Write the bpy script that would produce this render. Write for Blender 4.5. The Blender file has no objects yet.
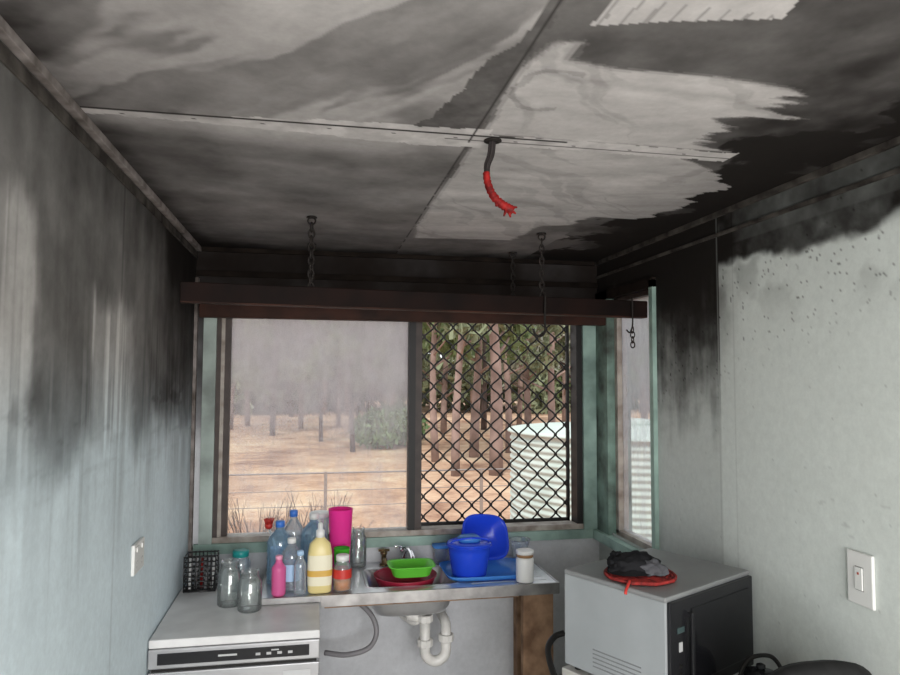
import bpy, bmesh, math, random
import numpy as np
from mathutils import Vector, Matrix, Euler, noise
random.seed(4)
scene=bpy.context.scene
try:
    scene.view_settings.view_transform='Standard'
except Exception: pass
COL=scene.collection
# ------------------------------------------------------------ room constants
XL,XR,YB,YF,ZC=-0.524,1.367,3.2,-1.6,2.4
# ------------------------------------------------------------ materials
def new_mat(name):
    m=bpy.data.materials.new(name); m.use_nodes=True
    nt=m.node_tree; b=nt.nodes["Principled BSDF"]; return m,nt,b
def mat(name,col,rough=.5,metal=0,var=.0,scale=20,bump=0,col2=None,spec=.5):
    m,nt,b=new_mat(name)
    b.inputs['Base Color'].default_value=(*col,1)
    b.inputs['Roughness'].default_value=rough
    b.inputs['Metallic'].default_value=metal
    b.inputs['Specular IOR Level'].default_value=spec
    if var or col2 or bump:
        tc=nt.nodes.new('ShaderNodeTexCoord'); n=nt.nodes.new('ShaderNodeTexNoise')
        n.inputs['Scale'].default_value=scale; n.inputs['Detail'].default_value=6
        nt.links.new(tc.outputs['Object'],n.inputs['Vector'])
        mx=nt.nodes.new('ShaderNodeMix'); mx.data_type='RGBA'
        c2=col2 if col2 else tuple(c*(1-var) for c in col)
        mx.inputs['A'].default_value=(*col,1); mx.inputs['B'].default_value=(*c2,1)
        r=nt.nodes.new('ShaderNodeMapRange'); r.inputs['From Min'].default_value=.35; r.inputs['From Max'].default_value=.68
        nt.links.new(n.outputs['Fac'],r.inputs['Value']); nt.links.new(r.outputs['Result'],mx.inputs['Factor'])
        nt.links.new(mx.outputs['Result'],b.inputs['Base Color'])
        if bump:
            bp=nt.nodes.new('ShaderNodeBump'); bp.inputs['Strength'].default_value=bump; bp.inputs['Distance'].default_value=.01
            nt.links.new(n.outputs['Fac'],bp.inputs['Height']); nt.links.new(bp.outputs['Normal'],b.inputs['Normal'])
    return m
def clear_mat(name,tint,gloss=.08,body=0.0,bodycol=None,rough=.05):
    m=bpy.data.materials.new(name); m.use_nodes=True; nt=m.node_tree
    for n in list(nt.nodes): nt.nodes.remove(n)
    out=nt.nodes.new('ShaderNodeOutputMaterial'); tr=nt.nodes.new('ShaderNodeBsdfTransparent'); tr.inputs['Color'].default_value=(*tint,1)
    gl=nt.nodes.new('ShaderNodeBsdfGlossy'); gl.inputs['Roughness'].default_value=rough
    lw=nt.nodes.new('ShaderNodeLayerWeight'); lw.inputs['Blend'].default_value=.25
    ad=nt.nodes.new('ShaderNodeMath'); ad.operation='ADD'; ad.inputs[1].default_value=gloss; ad.use_clamp=True
    nt.links.new(lw.outputs['Fresnel'],ad.inputs[0])
    mx=nt.nodes.new('ShaderNodeMixShader'); nt.links.new(ad.outputs[0],mx.inputs[0]); nt.links.new(tr.outputs[0],mx.inputs[1]); nt.links.new(gl.outputs[0],mx.inputs[2])
    last=mx
    if body:
        df=nt.nodes.new('ShaderNodeBsdfDiffuse'); df.inputs['Color'].default_value=(*(bodycol or tint),1)
        tl=nt.nodes.new('ShaderNodeBsdfTranslucent'); tl.inputs['Color'].default_value=(*(bodycol or tint),1)
        a=nt.nodes.new('ShaderNodeMixShader'); a.inputs[0].default_value=.5
        nt.links.new(df.outputs[0],a.inputs[1]); nt.links.new(tl.outputs[0],a.inputs[2])
        m2=nt.nodes.new('ShaderNodeMixShader'); m2.inputs[0].default_value=body
        nt.links.new(mx.outputs[0],m2.inputs[1]); nt.links.new(a.outputs[0],m2.inputs[2]); last=m2
    nt.links.new(last.outputs[0],out.inputs['Surface']); return m
def plastic(name,col,tl=.35,rough=.3):
    m,nt,b=new_mat(name)
    b.inputs['Base Color'].default_value=(*col,1); b.inputs['Roughness'].default_value=rough
    t=nt.nodes.new('ShaderNodeBsdfTranslucent'); t.inputs['Color'].default_value=(*col,1)
    mx=nt.nodes.new('ShaderNodeMixShader'); mx.inputs[0].default_value=tl
    out=[n for n in nt.nodes if n.type=='OUTPUT_MATERIAL'][0]
    nt.links.new(b.outputs[0],mx.inputs[1]); nt.links.new(t.outputs[0],mx.inputs[2]); nt.links.new(mx.outputs[0],out.inputs['Surface'])
    return m
def dirty_glass(name,dens_lo,dens_hi,zlo,zhi,col):
    m=bpy.data.materials.new(name); m.use_nodes=True; nt=m.node_tree
    for n in list(nt.nodes): nt.nodes.remove(n)
    N=nt.nodes.new; L=nt.links.new
    out=N('ShaderNodeOutputMaterial'); tr=N('ShaderNodeBsdfTransparent')
    tr.inputs['Color'].default_value=(.97,.98,.98,1)
    df=N('ShaderNodeBsdfDiffuse'); tl=N('ShaderNodeBsdfTranslucent')
    df.inputs['Color'].default_value=(*col,1); tl.inputs['Color'].default_value=(*col,1)
    a=N('ShaderNodeMixShader'); a.inputs[0].default_value=.75; L(df.outputs[0],a.inputs[1]); L(tl.outputs[0],a.inputs[2])
    geo=N('ShaderNodeNewGeometry'); sp=N('ShaderNodeSeparateXYZ'); L(geo.outputs['Position'],sp.inputs[0])
    mr=N('ShaderNodeMapRange'); mr.inputs['From Min'].default_value=zlo; mr.inputs['From Max'].default_value=zhi
    mr.inputs['To Min'].default_value=dens_lo; mr.inputs['To Max'].default_value=dens_hi; mr.interpolation_type='SMOOTHSTEP'; L(sp.outputs['Z'],mr.inputs['Value'])
    mp=N('ShaderNodeMapping'); mp.inputs['Scale'].default_value=(1,1,.5); L(geo.outputs['Position'],mp.inputs[0])
    n=N('ShaderNodeTexNoise'); n.inputs['Scale'].default_value=7; n.inputs['Detail'].default_value=9; n.inputs['Roughness'].default_value=.72; L(mp.outputs[0],n.inputs['Vector'])
    m1=N('ShaderNodeMath'); m1.operation='MULTIPLY_ADD'; m1.inputs[1].default_value=.9; m1.inputs[2].default_value=-.45; L(n.outputs['Fac'],m1.inputs[0])
    n2=N('ShaderNodeTexNoise'); n2.inputs['Scale'].default_value=260; L(geo.outputs['Position'],n2.inputs['Vector'])
    m2=N('ShaderNodeMath'); m2.operation='MULTIPLY_ADD'; m2.inputs[1].default_value=.4; m2.inputs[2].default_value=-.2; L(n2.outputs['Fac'],m2.inputs[0])
    ad=N('ShaderNodeMath'); ad.operation='ADD'; L(m1.outputs[0],ad.inputs[0]); L(mr.outputs['Result'],ad.inputs[1])
    ad2=N('ShaderNodeMath'); ad2.operation='ADD'; ad2.use_clamp=True; L(ad.outputs[0],ad2.inputs[0]); L(m2.outputs[0],ad2.inputs[1])
    mx=N('ShaderNodeMixShader'); L(ad2.outputs[0],mx.inputs[0]); L(tr.outputs[0],mx.inputs[1]); L(a.outputs[0],mx.inputs[2])
    L(mx.outputs[0],out.inputs['Surface']); return m
def soot_mat(name,rough=.85):
    m,nt,b=new_mat(name); N=nt.nodes.new; L=nt.links.new
    at=N('ShaderNodeAttribute'); at.attribute_name='Col'
    geo=N('ShaderNodeNewGeometry'); n=N('ShaderNodeTexNoise'); n.inputs['Scale'].default_value=45; n.inputs['Detail'].default_value=8; n.inputs['Roughness'].default_value=.7
    L(geo.outputs['Position'],n.inputs['Vector'])
    mr=N('ShaderNodeMapRange'); mr.inputs['From Min'].default_value=.3; mr.inputs['From Max'].default_value=.7; mr.inputs['To Min'].default_value=.92; mr.inputs['To Max'].default_value=1.07
    L(n.outputs['Fac'],mr.inputs['Value'])
    mx=N('ShaderNodeVectorMath'); mx.operation='SCALE'; L(at.outputs['Color'],mx.inputs[0]); L(mr.outputs['Result'],mx.inputs['Scale'])
    L(mx.outputs[0],b.inputs['Base Color']); b.inputs['Roughness'].default_value=rough; b.inputs['Specular IOR Level'].default_value=.12
    bp=N('ShaderNodeBump'); bp.inputs['Strength'].default_value=.03; bp.inputs['Distance'].default_value=.004; L(n.outputs['Fac'],bp.inputs['Height']); L(bp.outputs[0],b.inputs['Normal'])
    return m
# ------------------------------------------------------------ numpy noise
def vn(x,y,seed=0):
    rs=np.random.RandomState(seed); T=rs.rand(256,256)
    xi=np.floor(x).astype(int); yi=np.floor(y).astype(int); fx=x-xi; fy=y-yi
    fx=fx*fx*(3-2*fx); fy=fy*fy*(3-2*fy)
    g=lambda a,b:T[a&255,b&255]
    return (g(xi,yi)*(1-fx)+g(xi+1,yi)*fx)*(1-fy)+(g(xi,yi+1)*(1-fx)+g(xi+1,yi+1)*fx)*fy
def fbm(x,y,seed=0,o=5,r=.55):
    s=0;a=1;t=0
    for i in range(o):
        s=s+a*vn(x*2**i+17*i,y*2**i+31*i,seed+i); t+=a; a*=r
    return s/t
def sst(a,b,x):
    t=np.clip((x-a)/(b-a),0,1); return t*t*(3-2*t)
def poly(x,y,P):
    ins=np.zeros(x.shape,bool); n=len(P)
    for i in range(n):
        x1,y1=P[i]; x2,y2=P[(i+1)%n]
        c=((y1>y)!=(y2>y)); xs=(x2-x1)*(y-y1)/((y2-y1) if y2!=y1 else 1e-9)+x1
        ins^=(c&(x<xs))
    return ins
def shade(s,clean,black=(.013,.0105,.009)):
    s=np.clip(s,0,1)[...,None]; return np.array(clean)*(1-s)**1.8+np.array(black)*(1-(1-s)**1.8)
def gridwall(name,u0,u1,v0,v1,step,to3,holes,cf,m):
    nu=int(round((u1-u0)/step))+1; nv=int(round((v1-v0)/step))+1
    us=np.linspace(u0,u1,nu); vs=np.linspace(v0,v1,nv)
    U,V=np.meshgrid(us,vs,indexing='ij'); C=np.clip(cf(U,V),0,1)
    P=to3(U,V).reshape(-1,3)
    cu=(us[:-1]+us[1:])/2; cv=(vs[:-1]+vs[1:])/2
    CU,CV=np.meshgrid(cu,cv,indexing='ij'); keep=np.ones(CU.shape,bool)
    for (a,b,c,d) in holes: keep&=~((CU>a)&(CU<b)&(CV>c)&(CV<d))
    I,J=np.nonzero(keep); i0=I*nv+J
    F=np.stack([i0,i0+nv,i0+nv+1,i0+1],1)
    me=bpy.data.meshes.new(name); me.from_pydata(P.tolist(),[],F.tolist())
    ca=me.color_attributes.new('Col','FLOAT_COLOR','POINT')
    cc=np.ones((P.shape[0],4)); cc[:,:3]=C.reshape(-1,3); ca.data.foreach_set('color',cc.ravel())
    me.materials.append(m); o=bpy.data.objects.new(name,me); COL.objects.link(o); return o
# ------------------------------------------------------------ builder
class Bd:
    def __init__(s): s.v=[];s.f=[];s.mi=[];s.sm=[];s.mats=[]
    def _m(s,m):
        if m not in s.mats: s.mats.append(m)
        return s.mats.index(m)
    def add(s,vs,fs,m,M=None,smooth=False):
        b=len(s.v); k=s._m(m)
        for v in vs:
            v=Vector(v); s.v.append(tuple(M@v) if M else tuple(v))
        for f in fs: s.f.append([b+i for i in f]); s.mi.append(k); s.sm.append(smooth)
    def box(s,x0,x1,y0,y1,z0,z1,m,M=None,bev=0):
        bm=bmesh.new(); bmesh.ops.create_cube(bm,size=1)
        for v in bm.verts: v.co=Vector(((x0+x1)/2+v.co.x*(x1-x0),(y0+y1)/2+v.co.y*(y1-y0),(z0+z1)/2+v.co.z*(z1-z0)))
        if bev: bmesh.ops.bevel(bm,geom=bm.edges[:],offset=bev,segments=2,affect='EDGES',profile=.5)
        bm.verts.index_update()
        s.add([v.co.copy() for v in bm.verts],[[v.index for v in f.verts] for f in bm.faces],m,M); bm.free()
    def loft(s,secs,m,c=(0,0,0),M=None,seg=28,cap0=True,cap1=False,n=2.0,smooth=True):
        vs=[];fs=[]
        for sec in secs:
            z,rx=sec[0],sec[1]; ry=sec[2] if len(sec)>2 else rx; nn=sec[3] if len(sec)>3 else n
            for i in range(seg):
                t=2*math.pi*(i+.5)/seg; ct,st=math.cos(t),math.sin(t)
                x=math.copysign(abs(ct)**(2/nn),ct)*rx; y=math.copysign(abs(st)**(2/nn),st)*ry
                vs.append((c[0]+x,c[1]+y,c[2]+z))
        for k in range(len(secs)-1):
            for i in range(seg):
                j=(i+1)%seg; fs.append([k*seg+i,k*seg+j,(k+1)*seg+j,(k+1)*seg+i])
        if cap0: fs.append(list(range(seg))[::-1])
        if cap1: fs.append([(len(secs)-1)*seg+i for i in range(seg)])
        s.add(vs,fs,m,M,smooth)
    def tube(s,pts,r,m,seg=8,M=None,closed=False,smooth=True,rs=None):
        pts=[Vector(p) for p in pts]; n=len(pts); vs=[];fs=[]; up=None
        for i,p in enumerate(pts):
            a=pts[(i-1)%n] if (closed or i>0) else p; b=pts[(i+1)%n] if (closed or i<n-1) else p
            t=(b-a).normalized()
            if up is None:
                up=Vector((0,0,1)) if abs(t.z)<.9 else Vector((1,0,0))
            up=(up-t*up.dot(t)); up=up.normalized() if up.length>1e-6 else t.orthogonal().normalized()
            sd=t.cross(up); rr=rs[i] if rs else r
            for k in range(seg):
                q=2*math.pi*k/seg; vs.append(p+(up*math.cos(q)+sd*math.sin(q))*rr)
        for i in range(n if closed else n-1):
            for k in range(seg):
                k2=(k+1)%seg; i2=(i+1)%n
                fs.append([i*seg+k,i*seg+k2,i2*seg+k2,i2*seg+k])
        if not closed:
            fs.append(list(range(seg))[::-1]); fs.append([(n-1)*seg+k for k in range(seg)])
        s.add(vs,fs,m,M,smooth)
    def obj(s,name,bevel=0,loc=None):
        me=bpy.data.meshes.new(name)
        o0=Vector(loc) if loc else Vector((0,0,0))
        me.from_pydata([tuple(Vector(v)-o0) for v in s.v],[],s.f)
        for m in s.mats: me.materials.append(m)
        me.polygons.foreach_set('material_index',s.mi); me.polygons.foreach_set('use_smooth',s.sm)
        me.update(); o=bpy.data.objects.new(name,me); o.location=o0; COL.objects.link(o)
        if bevel:
            md=o.modifiers.new('bev','BEVEL'); md.width=bevel; md.segments=2; md.limit_method='ANGLE'
        return o
def smooth_path(pts,k=8):
    P=[Vector(p) for p in pts]; P=[P[0]*2-P[1]]+P+[P[-1]*2-P[-2]]; out=[]
    for i in range(1,len(P)-2):
        for j in range(k):
            t=j/k; a,b,c,d=P[i-1],P[i],P[i+1],P[i+2]
            out.append(.5*((2*b)+(c-a)*t+(2*a-5*b+4*c-d)*t*t+(3*b-a-3*c+d)*t**3))
    out.append(P[-2]); return out
# ------------------------------------------------------------ surfaces colour functions
CB=[(.372,1.20),(.40,1.10),(.455,1.09),(.45,1.16),(.55,1.178),(.75,1.168),(.98,1.20),(.95,1.235),(1.05,1.25),(.93,1.29),(1.0,1.33),(.90,1.37),(.97,1.42),(.88,1.50),(.98,1.565),(.385,1.565),(.37,1.35)]
CC=[(.385,1.62),(.95,1.62),(1.10,1.75),(1.235,1.885),(1.17,1.97),(1.21,2.10),(1.16,2.30),(.98,2.30),(.92,2.45),(.83,2.48),(.80,2.76),(.40,2.80),(.37,2.6),(.375,1.7)]
CR=[(.437,1.035),(.445,.80),(.70,.80),(.715,.90),(.73,.955)]
TD=[(.20,1.56),(.25,1.48),(.345,1.02),(.345,.7),(.37,.7),(.37,1.56)]
def stroke(x,y,seed,ang,f,l,warp=.06):
    wx=(fbm(x*3,y*3,seed+50)-.5)*warp*2
    ca,sa=math.cos(ang),math.sin(ang)
    u=x*ca+y*sa; v=-x*sa+y*ca+wx
    return fbm(u*l,v*f,seed,5,.5)
def ceil_c(x,y):
    wx=(fbm(x*9,y*9,3)-.5)*.05; wy=(fbm(x*9,y*9,9)-.5)*.05
    X=x+wx; Y=y+wy
    blot=fbm(x*3.2,y*3.2,21); fine=fbm(x*22,y*22,5); mot=fbm(x*11,y*11,15)
    s=.63+.24*sst(.95,1.3,x+(blot-.5)*.5)+(blot-.5)*.35+(mot-.5)*.22
    s=np.where((x>.361)&(y>2.2),s-.10*(1-sst(.95,1.25,x)),s)
    fan=np.arctan2(y-.2,x-.95)+(blot-.5)*.10; rad=np.hypot(y-.2,x-.95)
    st=fbm(fan*11,rad*1.6,41,4,.5); st2=fbm(fan*60,rad*2,47,3)
    lf=.43+(blot-.5)*.40+(mot-.5)*.16+(st2-.5)*.10
    lf=lf-.20*sst(.50,.58,st)+.08*(1-sst(-.45,-.15,x))+.06
    lf=lf+.14*sst(1.28,1.5,Y)*sst(.42,.55,blot)
    lb=.51+(blot-.5)*.38+(mot-.5)*.18+(stroke(x,y,311,.1,12,2)-.5)*.16+.10*(1-sst(-.5,-.2,x))+.12*sst(2.5,3.15,y)
    lb=lb-.22*(1-sst(1.62,1.70+.26*np.clip(x+.5,0,1),Y))
    s=np.where(x<.361,np.where(y<1.575,lf,lb),s)
    s=np.where(poly(X,Y,TD),.62+(fine-.5)*.25,s)
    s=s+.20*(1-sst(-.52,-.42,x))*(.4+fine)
    sA=stroke(x,y,321,.08,16,1.4,.10); sB=stroke(x,y,331,-.25,40,2,.08); sC=stroke(x,y,341,.9,20,2,.15)
    cl=.12+(sA-.5)*.24+(sB-.5)*.10+(mot-.5)*.14+(blot-.5)*.16+.08*sst(.58,.66,sC)
    fing=(stroke(x,y,351,.10,34,.8,.03)-.5)
    for P,k,amp in ((CB,0,.34),(CC,.04,.10)):
        acc=0
        for ox,oy in ((0,0),(.010,0),(-.010,0),(0,.008),(0,-.008)):
            acc=acc+poly(x+ox+fing*amp*sst(.7,1.0,x)+wx*.5,y+oy+wy*.35,P)
        a=acc/5.
        s=s*(1-a)+a*(cl+k+.14*sst(.85,1.2,x))
    arc=np.hypot((x-.46)*1.0,(y-1.30)*.8); s=s+np.where((np.abs(arc-.075-(fine-.5)*.03)<.006)&(x<.50)&(y<1.5),.12,0)
    comb=(np.sin(x*170+fine*2)>.85)&(y>.95)
    s=np.where(poly(x+wx*.2,y+wy*.2,CR),np.where(comb,.32,.13+(fine-.5)*.15),s)
    w=.014+.05*sst(-.5,.3,x)*(x<.4)+.02*(x>=.4)
    strip=(np.abs(y-1.60-(fine-.5)*.03)<w)&(x<1.06)
    s=np.where(strip,.08+(fine-.5)*.35+.12*(1-sst(-.5,-.1,x)),s)
    s=np.where((np.abs(y-1.578)<.0035)&(x<.6),.85,s)
    s=np.where((np.abs(y-1.612)<.0030)&(x>.3)&(x<1.1),.78,s)
    s=np.where((np.abs(x-.361)<.0035)&((y<1.6)|(fine>.40)),.80,s)
    nail=(np.abs(y-1.60)<.004)&(np.abs(np.mod(x+.5,.15)-.075)<.004); s=np.where(nail,.85,s)
    heavy=sst(.48,.60,fbm(x*6,y*6,77)*.8+.2*fbm(x*25,y*25,79)+.35*sst(.9,1.36,x)-.12)
    s=np.where((x>.98)&(s>.46),np.maximum(s,.62+.34*heavy),s)
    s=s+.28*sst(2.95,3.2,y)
    return shade(s,(.62,.585,.565))
def left_c(y,z):
    n=fbm(y*4,z*4,101); mot=fbm(y*14,z*14,103); st=fbm(y*13,z*1.3,111,5,.5); st2=fbm(y*60,z*2.4,112)
    s=.57+(n-.5)*.30+(mot-.5)*.14+(st-.5)*.20+.14*sst(2.1,2.4,z)
    yy=y+(n-.5)*.12+(mot-.5)*.05; zz=z+(fbm(y*9,z*3,119)-.5)*.18
    c1=(1-sst(1.40,1.49,yy))*(1-sst(2.08,2.18,zz))
    c2=sst(1.76,1.83,yy)*(1-sst(2.13,2.21,yy))*(1-sst(2.00,2.09,zz))
    wl=sst(.46,.62,fbm(y*34,z*.9,140,4,.6))
    c=np.maximum(c1*.8,c2)*(.6+.4*wl); s=s-.42*c
    c4=sst(1.5,1.56,yy)*(1-sst(1.9,2.1,zz))*wl; s=s-.10*c4
    dk=sst(2.2,2.7,y)*sst(1.5,1.9,z); s=s+.26*dk
    res=sst(.60,.70,fbm(y*7,z*16,150))*sst(1.60,1.68,z)*(1-sst(1.74,1.84,z)); s=s+.10*res
    edge=1.665+(st-.5)*.14+(n-.5)*.22
    lo=1-sst(-.09,.07,z-edge)
    base=.02+.13*sst(1.25,1.66,z)*sst(.35,.65,st)+(n-.5)*.08+(mot-.5)*.04+.20*sst(2.6,3.2,y)
    s=s*(1-lo)+lo*base
    drip=sst(.58,.70,fbm(y*45,z*.9,131))*sst(1.15,1.65,z); s=s+drip*lo*.08
    smear=sst(.60,.68,fbm(y*6,z*40,133))*sst(1.45,1.65,z); s=s+smear*lo*.06
    s=np.where(np.abs(y-2.02)<.004,s+.08,s)
    col=shade(s,(.67,.77,.81)); warm=shade(s,(.68,.66,.63))
    k=(1-sst(1.60,1.95,z))[...,None]; return col*k+warm*(1-k)
def right_c(y,z):
    n=fbm(y*6,z*6,201); st=fbm(y*26,z*3,205); big=fbm(y*1.8,z*1.8,207); mot=fbm(y*20,z*20,208)
    edge=2.215+(n-.5)*.12
    up=sst(-.010,.02,z-edge)
    s=up*(.86+(n-.5)*.5+(mot-.5)*.3)+(1-up)*(.03+(big-.5)*.09)
    s=np.where(z>2.28,.78+(n-.5)*.4+(mot-.5)*.2,s)
    s=s+(1-up)*.18*sst(1.95,2.2,z)*sst(.45,.6,n)
    sp=.12+.84*sst(1.55,2.2,z+(st-.5)*.25+(n-.5)*.35+(mot-.5)*.12)
    s=np.where(y>2.15,np.maximum(s,sp),s)
    s=np.where(y<=2.15,s+.40*sst(1.98,2.15,y)*sst(1.6,2.15,z)*(n*1.2),s)
    sk=sst(.82,.86,fbm(y*120,z*120,221,2))*sst(1.92,2.15,z+.25*(y-1.4)); s=s+sk*(z<2.2)*.45
    sk2=sst(.90,.92,fbm(y*95+3,z*95,225,2)); s=s+sk2*.15
    s=s+((fbm(y*14+z*8,z*70,227,3)>.82)&(z<1.7)&(z>1.4)&(y<1.9))*.08
    s=s+.15*(1-sst(1.1,1.4,z))*sst(1.9,2.3,y)
    s=np.where(np.abs(y-2.161)<.0035,.22+.4*sst(1.6,2.2,z),s)
    s=np.where(np.abs(y-2.073)<.003,s+.08,s)
    return shade(s,(.69,.73,.69))
def back_c(x,z):
    n=fbm(x*6,z*6,301)
    s=.10+(n-.5)*.2+.74*sst(1.35,2.1,z+(n-.5)*.3)
    s=np.where(z>2.14,.93+(n-.5)*.30,s)
    s=np.where(z<1.06,.10+(n-.5)*.2,s)
    return shade(s,(.66,.67,.69),(.014,.010,.008))
SM=soot_mat('sooty_paint')
WB=(-.43,1.285,1.11,2.14)
WR=(2.63,3.05,1.11,2.20)
gridwall('ceiling',XL,XR,.55,YB,.005,lambda u,v:np.stack([u,v,np.full_like(u,ZC)],-1),[],ceil_c,SM)
gridwall('wall_left',.7,YB,.0,ZC,.007,lambda u,v:np.stack([np.full_like(u,XL),u,v],-1),[],left_c,SM)
gridwall('wall_right',.9,YB,.0,ZC,.006,lambda u,v:np.stack([np.full_like(u,XR),u,v],-1),[WR],right_c,SM)
gridwall('wall_back',XL,XR,.0,ZC,.01,lambda u,v:np.stack([u,np.full_like(u,YB),v],-1),[WB],back_c,SM)
wallp=mat('wall_paint',(.62,.64,.6),.7,var=.15,scale=3)
ceilp=mat('ceiling_paint',(.42,.39,.37),.7,var=.3,scale=3)
def simple(name,boxes,m,bevel=0):
    b=Bd()
    for q in boxes: b.box(*q,m)
    return b.obj(name,bevel)
simple('ceiling_rear',[(XL,XR,YF,.55,ZC,ZC+.03)],ceilp)
simple('roof_light_block',[(XL-.25,XR+.25,YF-.2,YB+.25,ZC+.06,ZC+.12)],mat('roof_block_metal',(.5,.5,.5),.6,var=.2))  # unseen slab added over the ceiling to block outside light
simple('wall_left_rear',[(XL-.03,XL,YF,.7,0,ZC)],wallp)
simple('wall_right_rear',[(XR,XR+.03,YF,.9,0,ZC)],wallp)
simple('wall_front',[(XL,-.3,YF-.05,YF,0,ZC),(1.15,XR,YF-.05,YF,0,ZC),(-.3,1.15,YF-.05,YF,2.15,ZC)],wallp)  # unseen wall; wide opening added to let sky light in from behind
simple('floor',[(XL,XR,YF,YB,-.04,0)],mat('vinyl_floor',(.42,.38,.33),.5,var=.3,scale=6))
# ------------------------------------------------------------ trims
green=mat('mint_green_paint',(.33,.46,.40),.6,col2=(.16,.23,.20),scale=7,spec=.25)
greenl=mat('mint_green_worn',(.40,.47,.43),.6,col2=(.20,.23,.21),scale=6,spec=.25)
greend=mat('mint_green_sooty',(.20,.30,.25),.6,col2=(.05,.06,.05),scale=8,spec=.2)
sooty=mat('sooty_trim',(.020,.015,.012),.9,col2=(.009,.007,.006),scale=12,spec=.05)
greyt=mat('smoked_trim',(.28,.25,.235),.85,col2=(.09,.075,.065),scale=14,spec=.15)
greyt2=mat('smoked_trim_dark',(.09,.08,.07),.85,col2=(.018,.015,.013),scale=14,spec=.1)
b=Bd(); b.box(XL,XL+.020,YF,YB,ZC-.020,ZC,greyt); b.box(XL,XL+.006,YF,YB,ZC-.055,ZC-.026,greyt2); b.obj('trim_1',.002)
b=Bd(); b.box(XR-.016,XR,YF,YB,ZC-.018,ZC,greyt2); b.box(XR-.008,XR,YF,YB,ZC-.085,ZC-.072,greyt2); b.obj('trim_2',.002)
b=Bd(); b.box(XL+.022,XR-.018,YB-.018,YB,ZC-.02,ZC,sooty); b.box(XL,XR,YB-.014,YB,ZC-.13,ZC-.105,sooty); b.obj('trim_3',.002)
b=Bd(); b.box(XL,XL+.014,YB-.03,YB,1.0,ZC-.14,greyt); b.obj('trim_4',.002)
# ------------------------------------------------------------ back window
alu=mat('brown_aluminium',(.07,.052,.045),.5,var=.4,scale=15,spec=.3)
alul=mat('weathered_aluminium',(.42,.38,.33),.5,col2=(.2,.16,.13),scale=15)
blk=mat('black_frame',(.012,.011,.010),.5,spec=.3)
gl_dirty=dirty_glass('smoked_glass',.14,.56,1.34,2.0,(.66,.65,.68))
gl_side=dirty_glass('smoked_glass_side',.25,.56,1.4,2.0,(.58,.62,.66))
x0,x1,z0,z1=WB
b=Bd()
b.box(x0-.055,x0,YB-.015,YB+.10,z0-.03,z1+.03,greenl)
b.box(x1,XR-.0,YB-.015,YB+.10,z0-.05,z1+.03,green)
b.box(x0-.055,XR,YB-.015,YB+.10,z1,z1+.045,sooty)
b.box(x0-.075,XR,YB-.020,YB+.10,z0-.055,z0-.012,green)
b.box(x0,x0+.018,YB,YB+.08,z0-.012,z1,alu); b.box(x0+.018,x0+.034,YB+.01,YB+.07,z0,z1,alul); b.box(x0+.034,x0+.058,YB+.02,YB+.06,z0,z1,alu)
b.box(x1-.03,x1,YB,YB+.08,z0-.012,z1,blk)
b.box(x0,x1,YB-.005,YB+.08,z0-.012,z0+.012,alul); b.box(x0,x1,YB,YB+.08,z1-.02,z1,alu)
b.box(.43,.462,YB+.0,YB+.06,z0,z1,blk); b.box(.462,.495,YB+.02,YB+.08,z0,z1,alu)
b.box(x0+.058,.435,YB+.042,YB+.044,z0+.012,z1-.02,gl_dirty)
win1=b.obj('window_1')
b=Bd(); gx0,gx1=.495,x1-.028; nW=16; sp=(gx1-gx0)/nW; H=.096; gy=YB+.112
for i in range(nW+1):
    xi=gx0+i*sp; sg=1 if i%2 else -1; pts=[]
    nz=int((z1-z0-.03)/H*12)
    for k in range(nz+1):
        z=z0+.012+k*(z1-z0-.03)/nz; ph=2*math.pi*(z-z0)/H
        c=math.cos(ph); tri=math.asin(c)/(math.pi/2); c=.4*tri+.6*c
        x=min(max(xi+sg*sp*.5*c,gx0),gx1); pts.append((x,gy,z))
    b.tube(pts,.0042,blk,seg=6)
for k in range(int((z1-z0)/H*2)+1):
    z=z0+k*H/2
    for i in range(nW):
        if (i+k)%2==1 and z0+.02<z<z1-.03: b.box(gx0+(i+.5)*sp-.007,gx0+(i+.5)*sp+.007,gy-.005,gy+.005,z-.008,z+.008,blk)
b.box(gx0,gx0+.012,gy-.008,gy+.008,z0,z1,blk); b.box(gx1-.014,gx1,gy-.008,gy+.008,z0,z1,blk)
b.box(gx0,gx1,gy-.008,gy+.008,z0+.005,z0+.022,blk); b.box(gx0,gx1,gy-.008,gy+.008,z1-.03,z1-.01,blk)
gr=b.obj('security_grille'); gr.parent=win1
# ------------------------------------------------------------ right window
y0,y1,q0,q1=WR
b=Bd()
b.box(XR-.018,XR+.10,y1,YB-.022,q0-.05,q1+.04,greend)
b.box(XR-.018,XR+.10,y0-.030,y0,q0-.05,q1+.03,green)
b.box(XR-.018,XR+.10,y0-.030,YB-.022,q1,q1+.04,sooty)
b.box(XR-.04,XR+.10,y0-.035,YB-.022,q0-.055,q0-.012,green)
b.box(XR+.02,XR+.07,y0,y0+.02,q0,q1,alul); b.box(XR+.02,XR+.07,y1-.03,y1,q0,q1,alul)
b.box(XR+.02,XR+.07,y0,y1,q0-.012,q0+.015,alul); b.box(XR+.02,XR+.07,y0,y1,q1-.02,q1,alu)
b.box(XR+.044,XR+.046,y0+.02,y1-.03,q0+.015,q1-.02,gl_side)
b.obj('window_2')
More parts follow.
